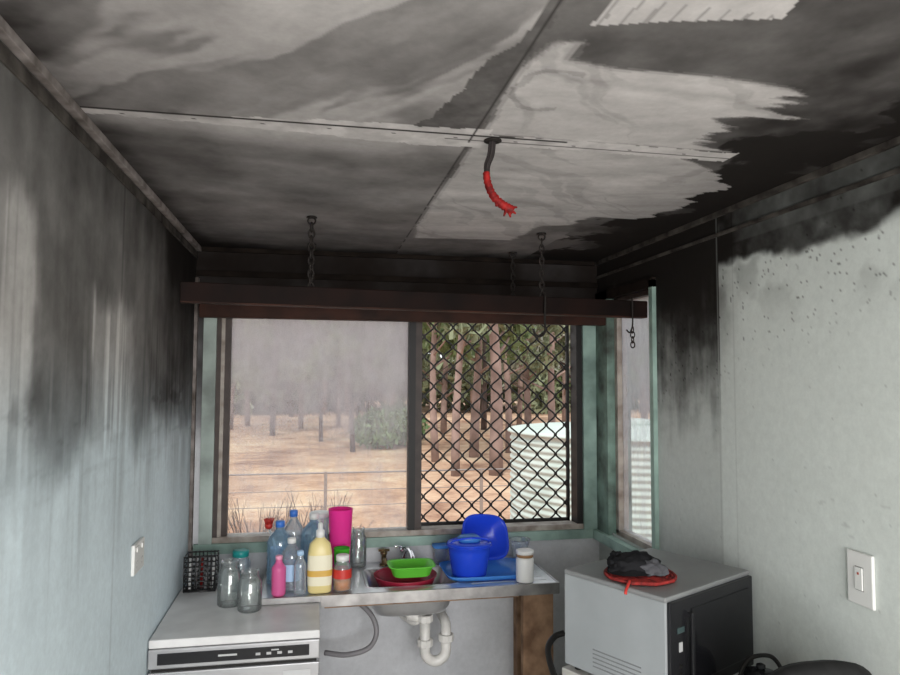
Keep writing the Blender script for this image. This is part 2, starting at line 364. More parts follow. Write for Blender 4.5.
# ------------------------------------------------------------ hanging beams
wood=mat('red_brown_timber',(.014,.0065,.005),.65,col2=(.006,.004,.0035),scale=9,spec=.1)
wood2=mat('red_brown_timber_paler',(.050,.019,.012),.6,col2=(.015,.008,.006),scale=7,spec=.15)  # paler timber tone for the beam undersides and the back beam
def beam(name,a,bb,zz0,zz1,th,m,m2):
    a=Vector(a); bb=Vector(bb); L=(bb-a).length; ang=math.atan2(bb.y-a.y,bb.x-a.x)
    B=Bd(); M=Matrix.Translation((a.x,a.y,0))@Matrix.Rotation(ang,4,'Z')
    B.box(0,L,0,th,zz0+.004,zz1,m,M,bev=.003)
    B.box(.001,L-.001,.001,th-.001,zz0,zz0+.006,m2,M,bev=.002)
    return B.obj(name)
beam('hanging_timber_beam',(-.449,2.43,0),(1.340,2.62,0),2.072,2.142,.045,wood,wood2)
beam('hanging_timber_beam',(-.475,2.985,0),(1.325,3.0,0),2.070,2.150,.045,wood2,wood2)
steel=mat('dark_rusty_steel',(.035,.03,.027),.6,.4,var=.4,spec=.2)
def chain(x,y,zt,zb,hook=False):
    B=Bd(); 
    B.loft([(0,.020),(.004,.018),(.006,.006)],steel,(x,y,zt-.006),cap1=True,seg=12)
    B.tube([(x+.013*math.cos(t),y,zt-.017+.013*math.sin(t)) for t in [2*math.pi*i/12 for i in range(12)]],.0034,steel,closed=True,seg=6)
    z=zt-.030; k=0
    while z>zb-.01:
        pts=[]
        for i in range(14):
            t=2*math.pi*i/14; u=.010*math.cos(t); w=(.017)*math.sin(t)
            pts.append((x+(u if k%2 else u*.35),y+(u*.35 if k%2 else u),z-.010+w))
        B.tube(pts,.0034,steel,closed=True,seg=6); z-=.024; k+=1
    if hook:
        pts=[(x,y,2.16),(x+.001,y-.033,2.15),(x,y-.036,2.09),(x,y-.034,2.04)]+[(x-.022+.024*math.cos(t),y-.034,2.015+.030*math.sin(t)) for t in [ -i*math.pi/8 for i in range(0,9)]]
        B.tube(smooth_path(pts,4),.0045,steel,seg=6)
    return B.obj('hanging_chain')
chain(-.020,2.498,2.40,2.15)
chain(.876,2.595,2.40,2.15,True)
chain(-.022,3.01,2.40,2.155)
chain(.881,3.02,2.40,2.155)
B=Bd(); B.tube(smooth_path([(1.26,2.60,2.14),(1.262,2.600,2.15),(1.262,2.600,2.09),(1.262,2.60,2.04),(1.25,2.60,2.01),(1.235,2.60,2.02)]),.0035,steel,seg=6)
for k in range(4):
    B.tube([(1.262+.009*math.cos(t)*(k%2),2.60+.009*math.cos(t)*(1-k%2),2.02-.02*k+.013*math.sin(t)) for t in [2*math.pi*i/12 for i in range(12)]],.0026,steel,closed=True,seg=6)
B.obj('hanging_hook')
# ------------------------------------------------------------ burnt cable
red=mat('red_tape',(.32,.014,.012),.6,col2=(.10,.005,.005),scale=60,spec=.2)
cab=mat('charred_cable',(.030,.025,.024),.7,spec=.2)
B=Bd()
for dx,dy,rr in ((0,0,.0045),(.006,.004,.0038),(-.005,.004,.0038)):
    B.tube(smooth_path([(.416+dx,1.60+dy,2.40),(.412+dx,1.60+dy,2.365),(.402+dx*.8,1.597+dy,2.335),(.402+dx*.5,1.595+dy,2.30)]),rr,cab,seg=8)
pp=smooth_path([(.399,1.596,2.320),(.402,1.595,2.295),(.412,1.594,2.268),(.428,1.592,2.248),(.446,1.59,2.235),(.464,1.589,2.226)],6)
B.tube(pp,.010,red,seg=9,rs=[.0065+.003*abs(math.sin(i*1.3))+.0035*(i/len(pp)) for i in range(len(pp))])
for a in (-1.3,-.6,.1,.8): B.tube([(.450,1.59,2.234),(.450+.026*math.cos(a-.7),1.59+.006*a,2.234+.026*math.sin(a-.7))],.0045,red,seg=6,rs=[.006,.0022])
B.tube([(.425,1.592,2.255),(.423,1.59,2.235)],.004,red,seg=5)
B.loft([(0,.022),(.003,.022)],steel,(.416,1.60,2.397),cap1=True,seg=14)
B.obj('ceiling_cable')
# ------------------------------------------------------------ switches
wp=mat('white_switch_plastic',(.76,.76,.73),.35); wp2=mat('switch_shadow_gap',(.25,.25,.24),.5)
B=Bd(); B.box(XR-.010,XR-.0005,1.502,1.586,1.253,1.385,wp,bev=.003)
B.box(XR-.0105,XR-.009,1.530,1.558,1.290,1.350,wp2); B.box(XR-.014,XR-.010,1.5315,1.5565,1.292,1.348,wp,bev=.0015)
B.box(XR-.0145,XR-.0135,1.541,1.547,1.33,1.336,mat('switch_dot',(.4,.08,.05),.4)); B.obj('light_switch')
B=Bd(); B.box(XL+.0005,XL+.011,2.205,2.325,1.235,1.325,wp,bev=.003)
for yy in (2.235,2.295):
    B.box(XL+.011,XL+.015,yy-.009,yy+.009,1.300,1.314,wp,bev=.001)
    for (dy,dz) in ((-.008,.008),(.008,.008),(0,-.008)): B.box(XL+.0105,XL+.0114,yy+dy-.001,yy+dy+.001,1.262+dz-.003,1.262+dz+.003,wp2)
B.obj('power_outlet')
# ------------------------------------------------------------ sink bench
ss=mat('stainless_steel',(.74,.75,.77),.28,.75,var=.2,scale=10)
ssd=mat('stainless_steel_grimy',(.42,.41,.40),.4,.8,var=.4,scale=14)
timber=mat('raw_timber_post',(.34,.21,.13),.75,col2=(.15,.085,.05),scale=14,spec=.2)
bx0,bx1,by0,by1,bz=-.195,.995,2.745,3.195,.985
B=Bd(); sx0,sx1,sy0,sy1=.225,.585,2.815,3.085
B.box(bx0,sx0,by0,by1,bz-.02,bz,ss); B.box(sx1,bx1,by0,by1,bz-.02,bz,ss); B.box(sx0,sx1,by0,sy0,bz-.02,bz,ss); B.box(sx0,sx1,sy1,by1,bz-.02,bz,ss)
B.box(.035,bx1,by0-.004,by0+.006,bz-.042,bz+.002,ssd); B.box(bx0,.035,by0-.004,by0+.006,bz-.021,bz+.002,ssd)
B.box(bx0-.003,bx0+.006,by0,by1,bz-.02,bz+.002,ssd); B.box(bx1-.006,bx1+.003,by0,by1,bz-.042,bz+.002,ssd)
cx,cy=(sx0+sx1)/2,(sy0+sy1)/2
B.loft([(-.142,.03,.03,2),(-.14,.10,.07,3),(-.13,.145,.10,4),(-.10,.162,.118,5),(-.02,.176,.131,7),(0.001,.186,.141,9),(0.003,.190,.145,9),(0,.194,.15,9)],ss,(cx,cy,bz),seg=48)
B.loft([(-.150,.03),(-.141,.035)],ssd,(cx,cy,bz),seg=20)
for k in range(6): B.box(.64,.96,2.80+k*.05,2.806+k*.05,bz,bz+.002,ss)
B.box(.05,.84,2.80,2.83,bz-.065,bz-.02,timber)
B.box(.04,.06,2.83,3.19,bz-.065,bz-.02,timber)
B.obj('sink_bench',.001)
B=Bd(); B.box(.848,.978,2.765,2.800,0,.943,timber); B.box(.925,.978,2.80,2.86,0,.92,timber); B.box(.93,.975,3.12,3.19,0,.96,timber)
B.obj('timber_bench_leg',.003)
chrome=mat('chrome',(.75,.75,.77),.12,1)
brass=mat('aged_brass',(.28,.20,.10),.35,.9,var=.4)
B=Bd(); B.loft([(0,.026),(.008,.024),(.012,.012),(.05,.012),(.055,.02),(.065,.022),(.075,.018),(.08,.005)],chrome,(.405,3.135,bz+.0005),cap1=True,seg=20)
B.tube(smooth_path([(.405,3.135,bz+.04),(.41,3.10,bz+.075),(.42,3.04,bz+.08),(.425,2.99,bz+.06),(.425,2.985,bz+.045)]),.010,chrome,seg=10)
B.tube([(.405,3.10,bz+.085),(.355,3.06,bz+.10)],.005,chrome); B.obj('mixer_tap')
B=Bd(); B.loft([(0,.02),(.006,.02),(.01,.011),(.045,.011),(.05,.016),(.06,.016),(.064,.004)],brass,(.315,3.14,bz+.0005),cap1=True,seg=16)
B.tube([(.29,3.14,bz+.066),(.34,3.14,bz+.066)],.006,brass); B.tube([(.315,3.115,bz+.066),(.315,3.165,bz+.066)],.006,brass)
B.tube(smooth_path([(.315,3.14,bz+.03),(.318,3.10,bz+.035),(.32,3.075,bz+.02)]),.007,brass); B.obj('tap')
# plumbing
pvc=mat('white_pvc',(.76,.74,.70),.35,var=.15,scale=30)
B=Bd(); px,py=.47,2.93
B.tube([(cx,cy,.832),(cx,cy,.82),(px-.0,py,.815)],.02,pvc,seg=12)
tr=[(px,py,.83),(px,py,.68)]+[(px+.045-.045*math.cos(t),py,.68-.045*math.sin(t)) for t in [i*math.pi/8 for i in range(1,8)]]+[(px+.09,py,.68),(px+.09,py,.74),(px+.092,py+.02,.775),(px+.092,py+.06,.785),(px+.092,3.19,.785)]
B.tube(tr,.022,pvc,seg=14)
for z in (.80,.70): B.loft([(0,.03),(.003,.033),(.027,.033),(.03,.03)],pvc,(px,py,z),cap1=True,seg=10,smooth=False)
B.loft([(0,.03),(.003,.033),(.027,.033),(.03,.03)],pvc,(px+.09,py,.715),cap1=True,seg=10,smooth=False)
hose=mat('grey_hose',(.24,.23,.24),.5)
B.tube(smooth_path([(.10,3.10,.90),(.15,3.06,.89),(.24,3.0,.83),(.27,2.97,.76),(.24,2.98,.69),(.15,3.0,.66),(.06,3.05,.655)]),.011,hose,seg=8)
B.tube(smooth_path([(.30,3.15,.80),(.36,3.08,.80),(.42,2.97,.785),(.455,2.95,.80)]),.010,pvc,seg=8)
B.obj('sink_drain_pipe')
# ------------------------------------------------------------ dishwasher
dwt=mat('dishwasher_top_laminate',(.80,.79,.78),.4,col2=(.66,.65,.64),scale=9)
dws=mat('brushed_silver',(.50,.50,.51),.36,.6,var=.12,scale=8)
dwb=mat('black_panel_gloss',(.016,.016,.018),.25,spec=.35)
lab_glare=mat('label_glare_grey',(.55,.55,.55),.5)
dx0,dx1,dy0,dy1,dz=-.520,.030,2.45,3.05,.962
B=Bd(); B.box(dx0,dx1,dy0+.03,dy1,.10,dz-.03,dws,bev=.003)
B.box(dx0,dx1,dy0,dy1,dz-.028,dz,dwt,bev=.004)
B.box(dx0,dx1,dy0-.006,dy0+.03,dz-.092,dz-.029,dws,bev=.004)
B.box(dx0+.03,dx1-.035,dy0-.0085,dy0-.005,dz-.078,dz-.042,dwb)
for k in range(4): B.box(-.18+k*.035,-.165+k*.035,dy0-.011,dy0-.008,dz-.066,dz-.058,dws)
B.box(-.13,-.105,dy0-.0095,dy0-.0084,dz-.054,dz-.050,lab_glare); B.box(-.30,-.24,dy0-.0095,dy0-.0084,dz-.062,dz-.056,lab_glare)
B.box(dx0+.01,dx1-.01,dy0+.006,dy0+.03,dz-.104,dz-.092,blk)
B.box(dx0,dx1,dy0-.004,dy0+.03,.12,dz-.104,dws,bev=.004)
B.box(-.09,.0,dy0-.0055,dy0-.0035,dz-.165,dz-.125,lab_glare)  # glare on the door, painted as a pale patch
for xx in (-.48,-.02): B.loft([(0,.02),(.1,.02)],blk,(xx,2.55,0),seg=12); B.loft([(0,.02),(.1,.02)],blk,(xx,3.0,0),seg=12)
B.obj('dishwasher')
# ------------------------------------------------------------ small items
glass=clear_mat('clear_glass',(.96,.98,.97),.13,.08,(.8,.85,.85))
pblue=clear_mat('clear_blue_plastic',(.74,.88,.98),.12,.24,(.55,.78,.95))
pclear=clear_mat('clear_plastic',(.90,.94,.97),.12,.24,(.82,.88,.93))
def jar(name,x,y,z,r,h,m,lid=None):
    B=Bd()
    B.loft([(0,r*.88),(.006,r),(h*.72,r),(h*.82,r*.78),(h*.86,r*.72),(h*.96,r*.72),(h*.965,r*.76),(h,r*.74)],m,(x,y,z),cap1=False)
    B.loft([(.006,r*.86),(.009,r*.93),(h*.71,r*.93),(h*.82,r*.72)],m,(x,y,z),cap0=True)
    for k in (.90,.94): B.tube([(x+r*.735*math.cos(t),y+r*.735*math.sin(t),z+h*k) for t in [2*math.pi*i/20 for i in range(20)]],.0012,m,closed=True,seg=5)
    if lid: B.loft([(h*.86,r*.76),(h*.87,r*.80),(h*1.0,r*.80),(h*1.02,r*.74)],lid,(x,y,z),cap1=True)
    return B.obj(name)
teal=plastic('teal_plastic',(.03,.42,.40)); white=mat('white_plastic',(.80,.80,.78),.4); brown=mat('brown_lid',(.30,.16,.07),.5)
dark=mat('dark_wire',(.03,.03,.03),.4,.3)
jar('glass_jar',-.305,2.775,dz+.0005,.045,.165,glass)
jar('glass_jar',-.225,2.70,dz+.0005,.044,.145,glass)
jar('teal_lidded_jar',-.285,2.96,dz+.0005,.040,.155,pclear,teal)
B=Bd(); ox,oy,oz=-.440,2.99,dz
for i in range(8):
    z=oz+.008+i*.019
    B.tube([(ox-.06,oy-.045,z),(ox+.06,oy-.045,z),(ox+.06,oy+.045,z),(ox-.06,oy+.045,z)],.0032,dark,closed=True,seg=5)
for i in range(9):
    for yy in (-.045,.045): B.tube([(ox-.06+i*.015,oy+yy,oz+.004),(ox-.06+i*.015,oy+yy,oz+.145)],.0025,dark,seg=5)
for i in range(6): B.tube([(ox-.06,oy-.045+i*.018,oz+.006),(ox+.06,oy-.045+i*.018,oz+.006)],.0025,dark,seg=5)
for i in range(5):
    B.tube([(ox-.04+i*.02,oy-.02+.01*(i%3),oz+.01),(ox-.045+i*.024,oy+.01,oz+.13)],.006,[white,dws,red,dws,white][i],seg=6)
B.obj('cutlery_basket')
def bottle(name,x,y,z,r,h,m,cap,label=None,neck=.32,ridges=True):
    B=Bd(); S=[(0,r*.8),(.005,r*.97)]
    for i in range(11):
        S.append((.01+h*.62*i/10,r*(1-.05*(i%2) if ridges else 1)))
    S+=[(h*.74,r*.82),(h*.82,r*.5),(h*.87,r*neck),(h*.93,r*neck)]
    B.loft(S,m,(x,y,z),cap1=True)
    B.loft([(h*.90,r*(neck+.06)),(h*.99,r*(neck+.06)),(h,r*neck*.9)],cap,(x,y,z),cap1=True,seg=16)
    if label: B.loft([(h*.2,r*1.015),(h*.52,r*1.015)],label,(x,y,z),cap0=False)
    return B.obj(name)
bcap=mat('blue_cap',(.05,.18,.6),.4); pinkp=plastic('pink_plastic',(.88,.18,.45)); pinkc=mat('pink_cap',(.85,.35,.5),.4)
lblue=mat('pale_blue_label',(.42,.62,.85),.5)
bz_=bz+.003
bottle('water_bottle',-.130,2.94,bz_,.052,.25,pblue,bcap,None,.3)
bottle('water_bottle',.005,3.005,bz_,.055,.265,pblue,white,None,.3)
bottle('water_bottle',-.080,2.845,bz_,.042,.20,pclear,white,lblue,.34)
bottle('water_bottle',-.080,3.055,bz_,.045,.27,pclear,bcap,None,.32)
bottle('pink_bottle',-.125,2.778,bz_,.027,.150,pinkp,pinkc,None,.45,False)
bottle('squeeze_bottle',-.045,2.775,bz_,.024,.165,pclear,lblue,None,.5,False)
cream=mat('cream_yellow_plastic',(.82,.68,.30),.35); creamw=mat('cream_label',(.86,.80,.60),.4)
B=Bd(); c=(.030,2.795,bz_)
B.loft([(0,.040,.028,3),(.005,.046,.032,3),(.08,.047,.033,3),(.15,.046,.032,3),(.185,.040,.028,2.5),(.205,.02,.018,2),(.215,.014,.014,2)],cream,c,cap1=True)
B.loft([(.03,.0475,.0335,3),(.08,.0485,.0345,3),(.145,.0475,.0335,3)],creamw,c,cap0=False)
B.loft([(.21,.017),(.235,.017),(.24,.010),(.262,.009),(.265,.004)],white,c,cap1=True,seg=16)
B.loft([(.065,.0488,.0350,3),(.088,.0493,.0352,3)],mat('label_print',(.70,.42,.08),.5),c,cap0=False)
B.obj('dish_liquid_bottle')
mag=plastic('magenta_plastic',(.98,.07,.50),.5,.25)
B=Bd(); B.loft([(0,.036),(.004,.039),(.10,.042),(.280,.051),(.282,.052),(.279,.049),(.10,.039),(.01,.035)],mag,(.115,2.985,bz_),cap0=True,cap1=True); B.obj('plastic_tumbler')
grn=plastic('bright_green_plastic',(.12,.72,.05),.4); grn2=plastic('lime_plastic',(.25,.85,.10),.4)
B=Bd(); B.loft([(0,.026),(.14,.032),(.142,.033),(.138,.030),(.01,.024)],grn,(.118,2.890,bz_),cap1=True); B.obj('green_cup')
orange=mat('orange_content',(.75,.25,.03),.4); rl=mat('red_lid',(.6,.04,.03),.4)
B=Bd(); c=(.118,2.800,bz_)
B.loft([(0,.032),(.004,.036),(.085,.036),(.105,.026),(.115,.022),(.125,.022)],pclear,c)
B.loft([(.006,.032),(.045,.033)],orange,c,cap1=True); B.loft([(.115,.026),(.135,.026),(.137,.022)],white,c,cap1=True); B.loft([(.05,.0365),(.085,.0365)],rl,c,cap0=False); B.obj('sauce_jar')
jar('glass_jar',.200,3.130,bz_,.036,.17,glass)
B=Bd()
B.loft([(0,.030),(.20,.040),(.22,.044),(.225,.044)],pclear,(.03,3.125,bz_)); B.loft([(.225,.046),(.24,.046),(.245,.040)],white,(.03,3.125,bz_),cap1=True)
B.tube(smooth_path([(.072,3.125,bz_+.20),(.10,3.125,bz_+.19),(.10,3.125,bz_+.09),(.066,3.125,bz_+.06)]),.006,white,seg=8); B.obj('plastic_storage_jug')
B=Bd(); c=(-.150,3.115,bz_)
B.loft([(0,.024),(.10,.028),(.102,.029),(.098,.026),(.008,.022)],lblue,c,cap1=True)
B.tube(smooth_path([(-.150,3.115,bz+.01),(-.16,3.10,bz+.12),(-.182,3.085,bz+.19)]),.005,white,seg=8)
B.loft([(0,.008),(.008,.016),(.020,.018),(.028,.010)],rl,(-.184,3.083,bz+.19),cap1=True,seg=14)
rr=random.Random(5)
for i in range(60):
    a=rr.random()*6.28; rad=.016*math.sqrt(rr.random()); B.tube([(-.184+rad*math.cos(a),3.083+rad*math.sin(a),bz+.212),(-.184+1.5*rad*math.cos(a),3.083+1.5*rad*math.sin(a),bz+.235)],.0012,rl,seg=4)
B.obj('dish_brush')
maroon=plastic('maroon_plastic',(.38,.02,.05),.2)
B=Bd(); c=(.385,2.93,bz-.035)
B.loft([(-.045,.06),(-.042,.075),(0,.11),(.045,.128),(.052,.130),(.052,.133),(.046,.131),(.043,.125),(0,.105),(-.035,.07)],maroon,c,cap1=True,seg=40); B.obj('plastic_bowl')
B=Bd(); c=(.405,2.905,bz+.020)
B.loft([(0,.072,.050,4),(.004,.077,.054,4),(.040,.088,.066,5),(.043,.098,.075,5),(.046,.098,.075,5),(.043,.086,.064,5),(.006,.074,.051,4)],grn2,c,seg=40,cap1=True); B.obj('green_food_container')
bl=plastic('blue_plastic',(.03,.11,.88),.4,.25); bl2=plastic('light_blue_plastic',(.10,.38,.88),.45,.25)
B=Bd()
B.loft([(0,.175,.125,5),(.003,.180,.13,5),(.018,.190,.14,6),(.020,.188,.138,6),(.005,.176,.125,5)],bl2,(.735,2.945,bz+.003),cap1=True,seg=44); 
B.obj('blue_dish_tray')
B=Bd(); c=(.650,2.890,bz+.010)
B.loft([(0,.064),(.004,.072),(.10,.086),(.122,.090),(.125,.096),(.129,.096),(.127,.087),(.10,.083),(.008,.068)],bl,c,cap1=True,seg=36)
B.loft([(.129,.094),(.136,.094),(.140,.086)],bl,c,cap1=True,seg=36)
B.tube(smooth_path([(.562,2.890,bz+.13),(.578,2.86,bz+.160),(.650,2.835,bz+.175),(.722,2.86,bz+.160),(.738,2.890,bz+.13)]),.004,bl,seg=8)
B.loft([(.140,.045,.035,3),(.155,.05,.04,3),(.165,.035,.028,3)],bl2,c,cap1=True)
B.obj('blue_bucket')
M=Matrix.Translation((.755,3.085,bz+.112))@Matrix.Rotation(math.radians(64),4,'X')@Matrix.Rotation(math.radians(14),4,'Y')
B=Bd(); B.loft([(-.03,.084,.074,3.0),(-.027,.092,.082,3.0),(.030,.104,.092,3.2),(.034,.114,.102,3.2),(.038,.114,.102,3.2),(.034,.102,.090,3.2),(-.022,.086,.076,3.0)],bl,(0,0,0),M,cap1=True,seg=40); B.obj('blue_basin')
B=Bd(); B.loft([(0,.03,.030,4),(.07,.036,.036,4),(.072,.04,.040,4)],pclear,(.575,3.125,bz_)); B.loft([(.072,.042,.042,4),(.08,.042,.042,4)],bl2,(.575,3.125,bz_),cap1=True); B.obj('plastic_food_tub')
B=Bd(); c=(.862,2.785,bz_)
B.loft([(0,.034),(.004,.037),(.090,.037),(.100,.033)],white,c,cap1=True); B.loft([(.100,.035),(.112,.035)],brown,c,cap1=True,seg=24); B.loft([(.112,.037),(.126,.037),(.128,.032)],white,c,seg=24,cap1=True); B.obj('white_jar')
B=Bd()
B.loft([(0,.03,.03),(.06,.040,.040),(.09,.050,.050),(.093,.051,.051),(.088,.047,.047)],pclear,(.940,3.12,bz_)); B.obj('glass_bowl')
# ------------------------------------------------------------ microwave on cabinet
ang=math.atan2(.351,.669); A=Vector((.938,1.757,0))
M=Matrix.Translation(A)@Matrix.Rotation(ang,4,'Z')
mwt=mat('microwave_grey_enamel',(.27,.275,.275),.4,.1,var=.15,scale=6)
mws=mat('microwave_side_silver',(.38,.40,.41),.42,.15,var=.12,scale=8)
vent=mat('vent_shadow',(.20,.205,.21),.6)
cabm=mat('cabinet_white_laminate',(.55,.54,.50),.5,var=.2,scale=5)
W,D,mz0,mz1=.445,.362,.945,1.230
B=Bd()
B.box(0.012,W,0,D,mz0,mz1-.012,mws,M,bev=.006)
B.box(0.0,W+.002,-.002,D,mz1-.014,mz1,mwt,M,bev=.004)
B.box(0.0,.014,-.001,D,mz0,mz1-.013,mws,M,bev=.004)
B.box(.006,W-.002,-.012,.003,mz0+.002,mz1-.014,dwb,M,bev=.004)
B.box(.105,W-.03,-.015,-.010,mz0+.035,mz1-.045,mat('oven_glass',(.012,.012,.014),.1,spec=.3),M,bev=.002)
B.box(.085,.097,-.030,-.020,mz0+.04,mz1-.05,dwb,M,bev=.003)
for zz in (mz0+.05,mz1-.06): B.box(.087,.095,-.022,-.010,zz-.006,zz+.006,dwb,M)
B.box(.044,.058,-.0145,-.011,mz0+.135,mz0+.16,lab_glare,M)
B.box(.036,.068,-.0142,-.011,mz0+.185,mz0+.20,mat('display_dim',(.05,.08,.08),.2),M)
for k in range(4): B.loft([(0,.006),(.003,.005)],blk,(0,0,0),M@Matrix.Translation((.05,-.012,mz0+.03+k*.022))@Matrix.Rotation(math.pi/2,4,'X'),cap1=True,seg=12)
for k in range(5): B.box(-.0012,.0005,.08,.25,mz0+.025+k*.012,mz0+.028+k*.012,vent,M)
for xx in (.03,W-.09):
    for yy in (.03,D-.03): B.loft([(0,.012),(.016,.012)],blk,(xx,yy,mz0-.0145),M,seg=10,cap1=True)
B.obj('microwave_oven')
B=Bd(); B.box(-.002,.362,-.20,D+.01,.90,.93,cabm,M,bev=.003); B.box(.008,.355,-.185,D,.08,.90,cabm,M); B.box(.02,.34,-.16,D-.01,0,.08,blk,M)
B.box(.012,.178,-.200,-.186,.10,.89,cabm,M,bev=.003); B.box(.182,.35,-.200,-.186,.10,.89,cabm,M,bev=.003)
for xx in (.165,.195): B.tube([M@Vector((xx,-.212,.70)),M@Vector((xx,-.212,.82))],.005,dws)
B.obj('kitchen_cabinet')
rw=mat('red_woven',(.42,.04,.035),.8,col2=(.10,.02,.02),scale=60,bump=.5,spec=.2); bk=mat('black_fabric',(.018,.018,.020),.85,var=.3,scale=30,bump=.4,spec=.15); gk=mat('grey_fabric',(.11,.11,.12),.85,var=.3,scale=30,spec=.15)
B=Bd(); c=Vector((.962,1.958,mz1))
sp=[]
for i in range(260):
    t=i*.22; r=.008+.0019*t*.9; 
    sp.append((c.x+r*math.cos(t),c.y+r*math.sin(t),mz1+.0075+.0012*math.sin(t*9)))
B.tube(sp,.0058,rw,seg=6)
B.tube(smooth_path([(.895,1.882,mz1+.012),(.885,1.868,mz1+.008),(.868,1.848,mz1-.002),(.864,1.843,mz1-.012)]),.0045,rl,seg=6)
B.obj('woven_trivet')
def blob(B,c,rx,ry,rz,m,seed,rot=0,amp=.15):
    bm=bmesh.new(); bmesh.ops.create_icosphere(bm,subdivisions=4,radius=1)
    for v in bm.verts:
        p=v.co.copy(); k=1+amp*(noise.noise(p*2.2+Vector((seed,0,0)))+.5*noise.noise(p*5+Vector((0,seed,0))))
        p*=k; zz=p.z if p.z>-.35 else -.35
        v.co=Vector((p.x*rx,p.y*ry,(zz+.35)*rz))
    MM=Matrix.Translation(c)@Matrix.Rotation(rot,4,'Z'); bm.verts.index_update()
    B.add([v.co.copy() for v in bm.verts],[[v.index for v in f.verts] for f in bm.faces],m,MM,True); bm.free()
B=Bd(); ct=mz1+.0152
blob(B,(.955,1.975,ct),.082,.055,.038,bk,3,.2,.3)
blob(B,(.990,1.935,ct),.045,.035,.028,gk,8,-.4,.3)
blob(B,(.915,2.000,ct),.05,.03,.036,bk,12,.9,.3)
vs=[];fs=[]
for i in range(13):
    t=-.2+i*math.pi*.9/12; vs.append((.935+.045*math.cos(t+2.6),1.955+.035*math.sin(t+2.6),ct+.014)); vs.append((.935+.075*math.cos(t+2.6),1.95+.055*math.sin(t+2.6),ct+.004))
for i in range(12): fs.append([2*i,2*i+1,2*i+3,2*i+2])
B.add(vs,fs,bk,None,True)
B.obj('crumpled_cap')
kp=M@Vector((.275,-.120,0))
B=Bd(); c=(kp.x,kp.y,.9305)
B.loft([(0,.060),(.006,.064),(.05,.062),(.070,.050),(.078,.03),(.082,.01)],dwb,c,cap1=True); B.loft([(.080,.008),(.086,.013),(.094,.012),(.098,.004)],dwb,c,cap1=True,seg=14)
B.tube(smooth_path([(kp.x+.052,kp.y,.99),(kp.x+.062,kp.y,1.01),(kp.x+.03,kp.y,1.045),(kp.x-.03,kp.y,1.045),(kp.x-.062,kp.y,1.01),(kp.x-.052,kp.y,.99)]),.006,blk,seg=8)
B.tube([(kp.x-.045,kp.y-.02,.965),(kp.x-.085,kp.y-.04,.995)],.011,dwb,seg=8,rs=[.014,.008]); B.obj('kettle')
B=Bd(); B.tube(smooth_path([(.815,2.20,.99),(.780,2.20,.978),(.745,2.16,.955),(.735,2.08,.915),(.745,1.99,.87),(.765,1.93,.80),(.77,1.92,.60),(.77,1.92,.02)]),.010,blk,seg=8); B.obj('power_cord')
B=Bd(); fab=mat('black_upholstery',(.016,.016,.016),.65,var=.4,scale=40,bump=.2,spec=.25)
MM=Matrix.Translation((1.13,1.43,1.0))@Matrix.Rotation(math.radians(8),4,'X')@Matrix.Rotation(math.pi/2,4,'X')
B.loft([(-.035,.13,.15,3),(-.03,.155,.175,3),(0,.168,.188,3),(.02,.155,.175,3),(.028,.12,.14,3)],fab,(0,0,0),MM,cap0=True,cap1=True,seg=40)
B.loft([(.0,.14,.14,3),(.01,.18,.18,3),(.05,.19,.19,3),(.07,.16,.16,3)],fab,(1.13,1.20,.48),None,cap1=True,seg=36)
B.tube(smooth_path([(1.13,1.44,.90),(1.13,1.46,.70),(1.13,1.42,.50),(1.13,1.25,.47)]),.014,blk)
B.tube([(1.13,1.2,.48),(1.13,1.2,.12)],.022,blk)
for i in range(5):
    a=i*2*math.pi/5+.3; B.tube([(1.13,1.2,.12),(1.13+.19*math.cos(a),1.2+.19*math.sin(a),.07)],.013,blk); B.loft([(0,.02),(.02,.027),(.045,.02)],blk,(1.13+.19*math.cos(a),1.2+.19*math.sin(a),0.0),cap1=True,seg=12)
B.obj('office_chair')
# ------------------------------------------------------------ exterior
def ground():
    m,nt,b=new_mat('dry_ground'); N=nt.nodes.new; L=nt.links.new
    g=N('ShaderNodeNewGeometry'); n=N('ShaderNodeTexNoise'); n.inputs['Scale'].default_value=.5; n.inputs['Detail'].default_value=10; n.inputs['Roughness'].default_value=.75; L(g.outputs['Position'],n.inputs['Vector'])
    r=N('ShaderNodeValToRGB'); e=r.color_ramp.elements; e[0].position=.34; e[0].color=(.24,.13,.09,1); e[1].position=.66; e[1].color=(.70,.56,.40,1); x=e.new(.5); x.color=(.54,.36,.25,1)
    sp=N('ShaderNodeSeparateXYZ'); L(g.outputs['Position'],sp.inputs[0])
    mr=N('ShaderNodeMapRange'); mr.inputs['From Min'].default_value=8.5; mr.inputs['From Max'].default_value=12.5; mr.inputs['To Min'].default_value=.75; mr.inputs['To Max'].default_value=0; L(sp.outputs['Y'],mr.inputs['Value'])
    mx=N('ShaderNodeMix'); mx.data_type='RGBA'; L(mr.outputs['Result'],mx.inputs['Factor']); L(r.outputs[0],mx.inputs['A']); mx.inputs['B'].default_value=(.34,.15,.10,1)
    L(n.outputs['Fac'],r.inputs[0]); L(mx.outputs['Result'],b.inputs['Base Color']); b.inputs['Roughness'].default_value=.95; b.inputs['Specular IOR Level'].default_value=.1; return m
gm=ground()
B=Bd(); B.add([(-60,-30,-.6),(90,-30,-.6),(90,120,-.6),(-60,120,-.6)],[[0,1,2,3]],gm); B.obj('ground')
tank=mat('pale_green_tank',(.56,.64,.59),.5,col2=(.46,.55,.50),scale=3)
S=[]; tz=-.6
for i in range(0,26*6+1):
    z=i/6*.070; S.append((z,1.35+.010*math.cos(i/6*2*math.pi)))
H=S[-1][0]
S+=[(H+.01,1.39),(H+.03,1.39),(H+.04,1.3),(H+.09,.3),(H+.10,.02)]
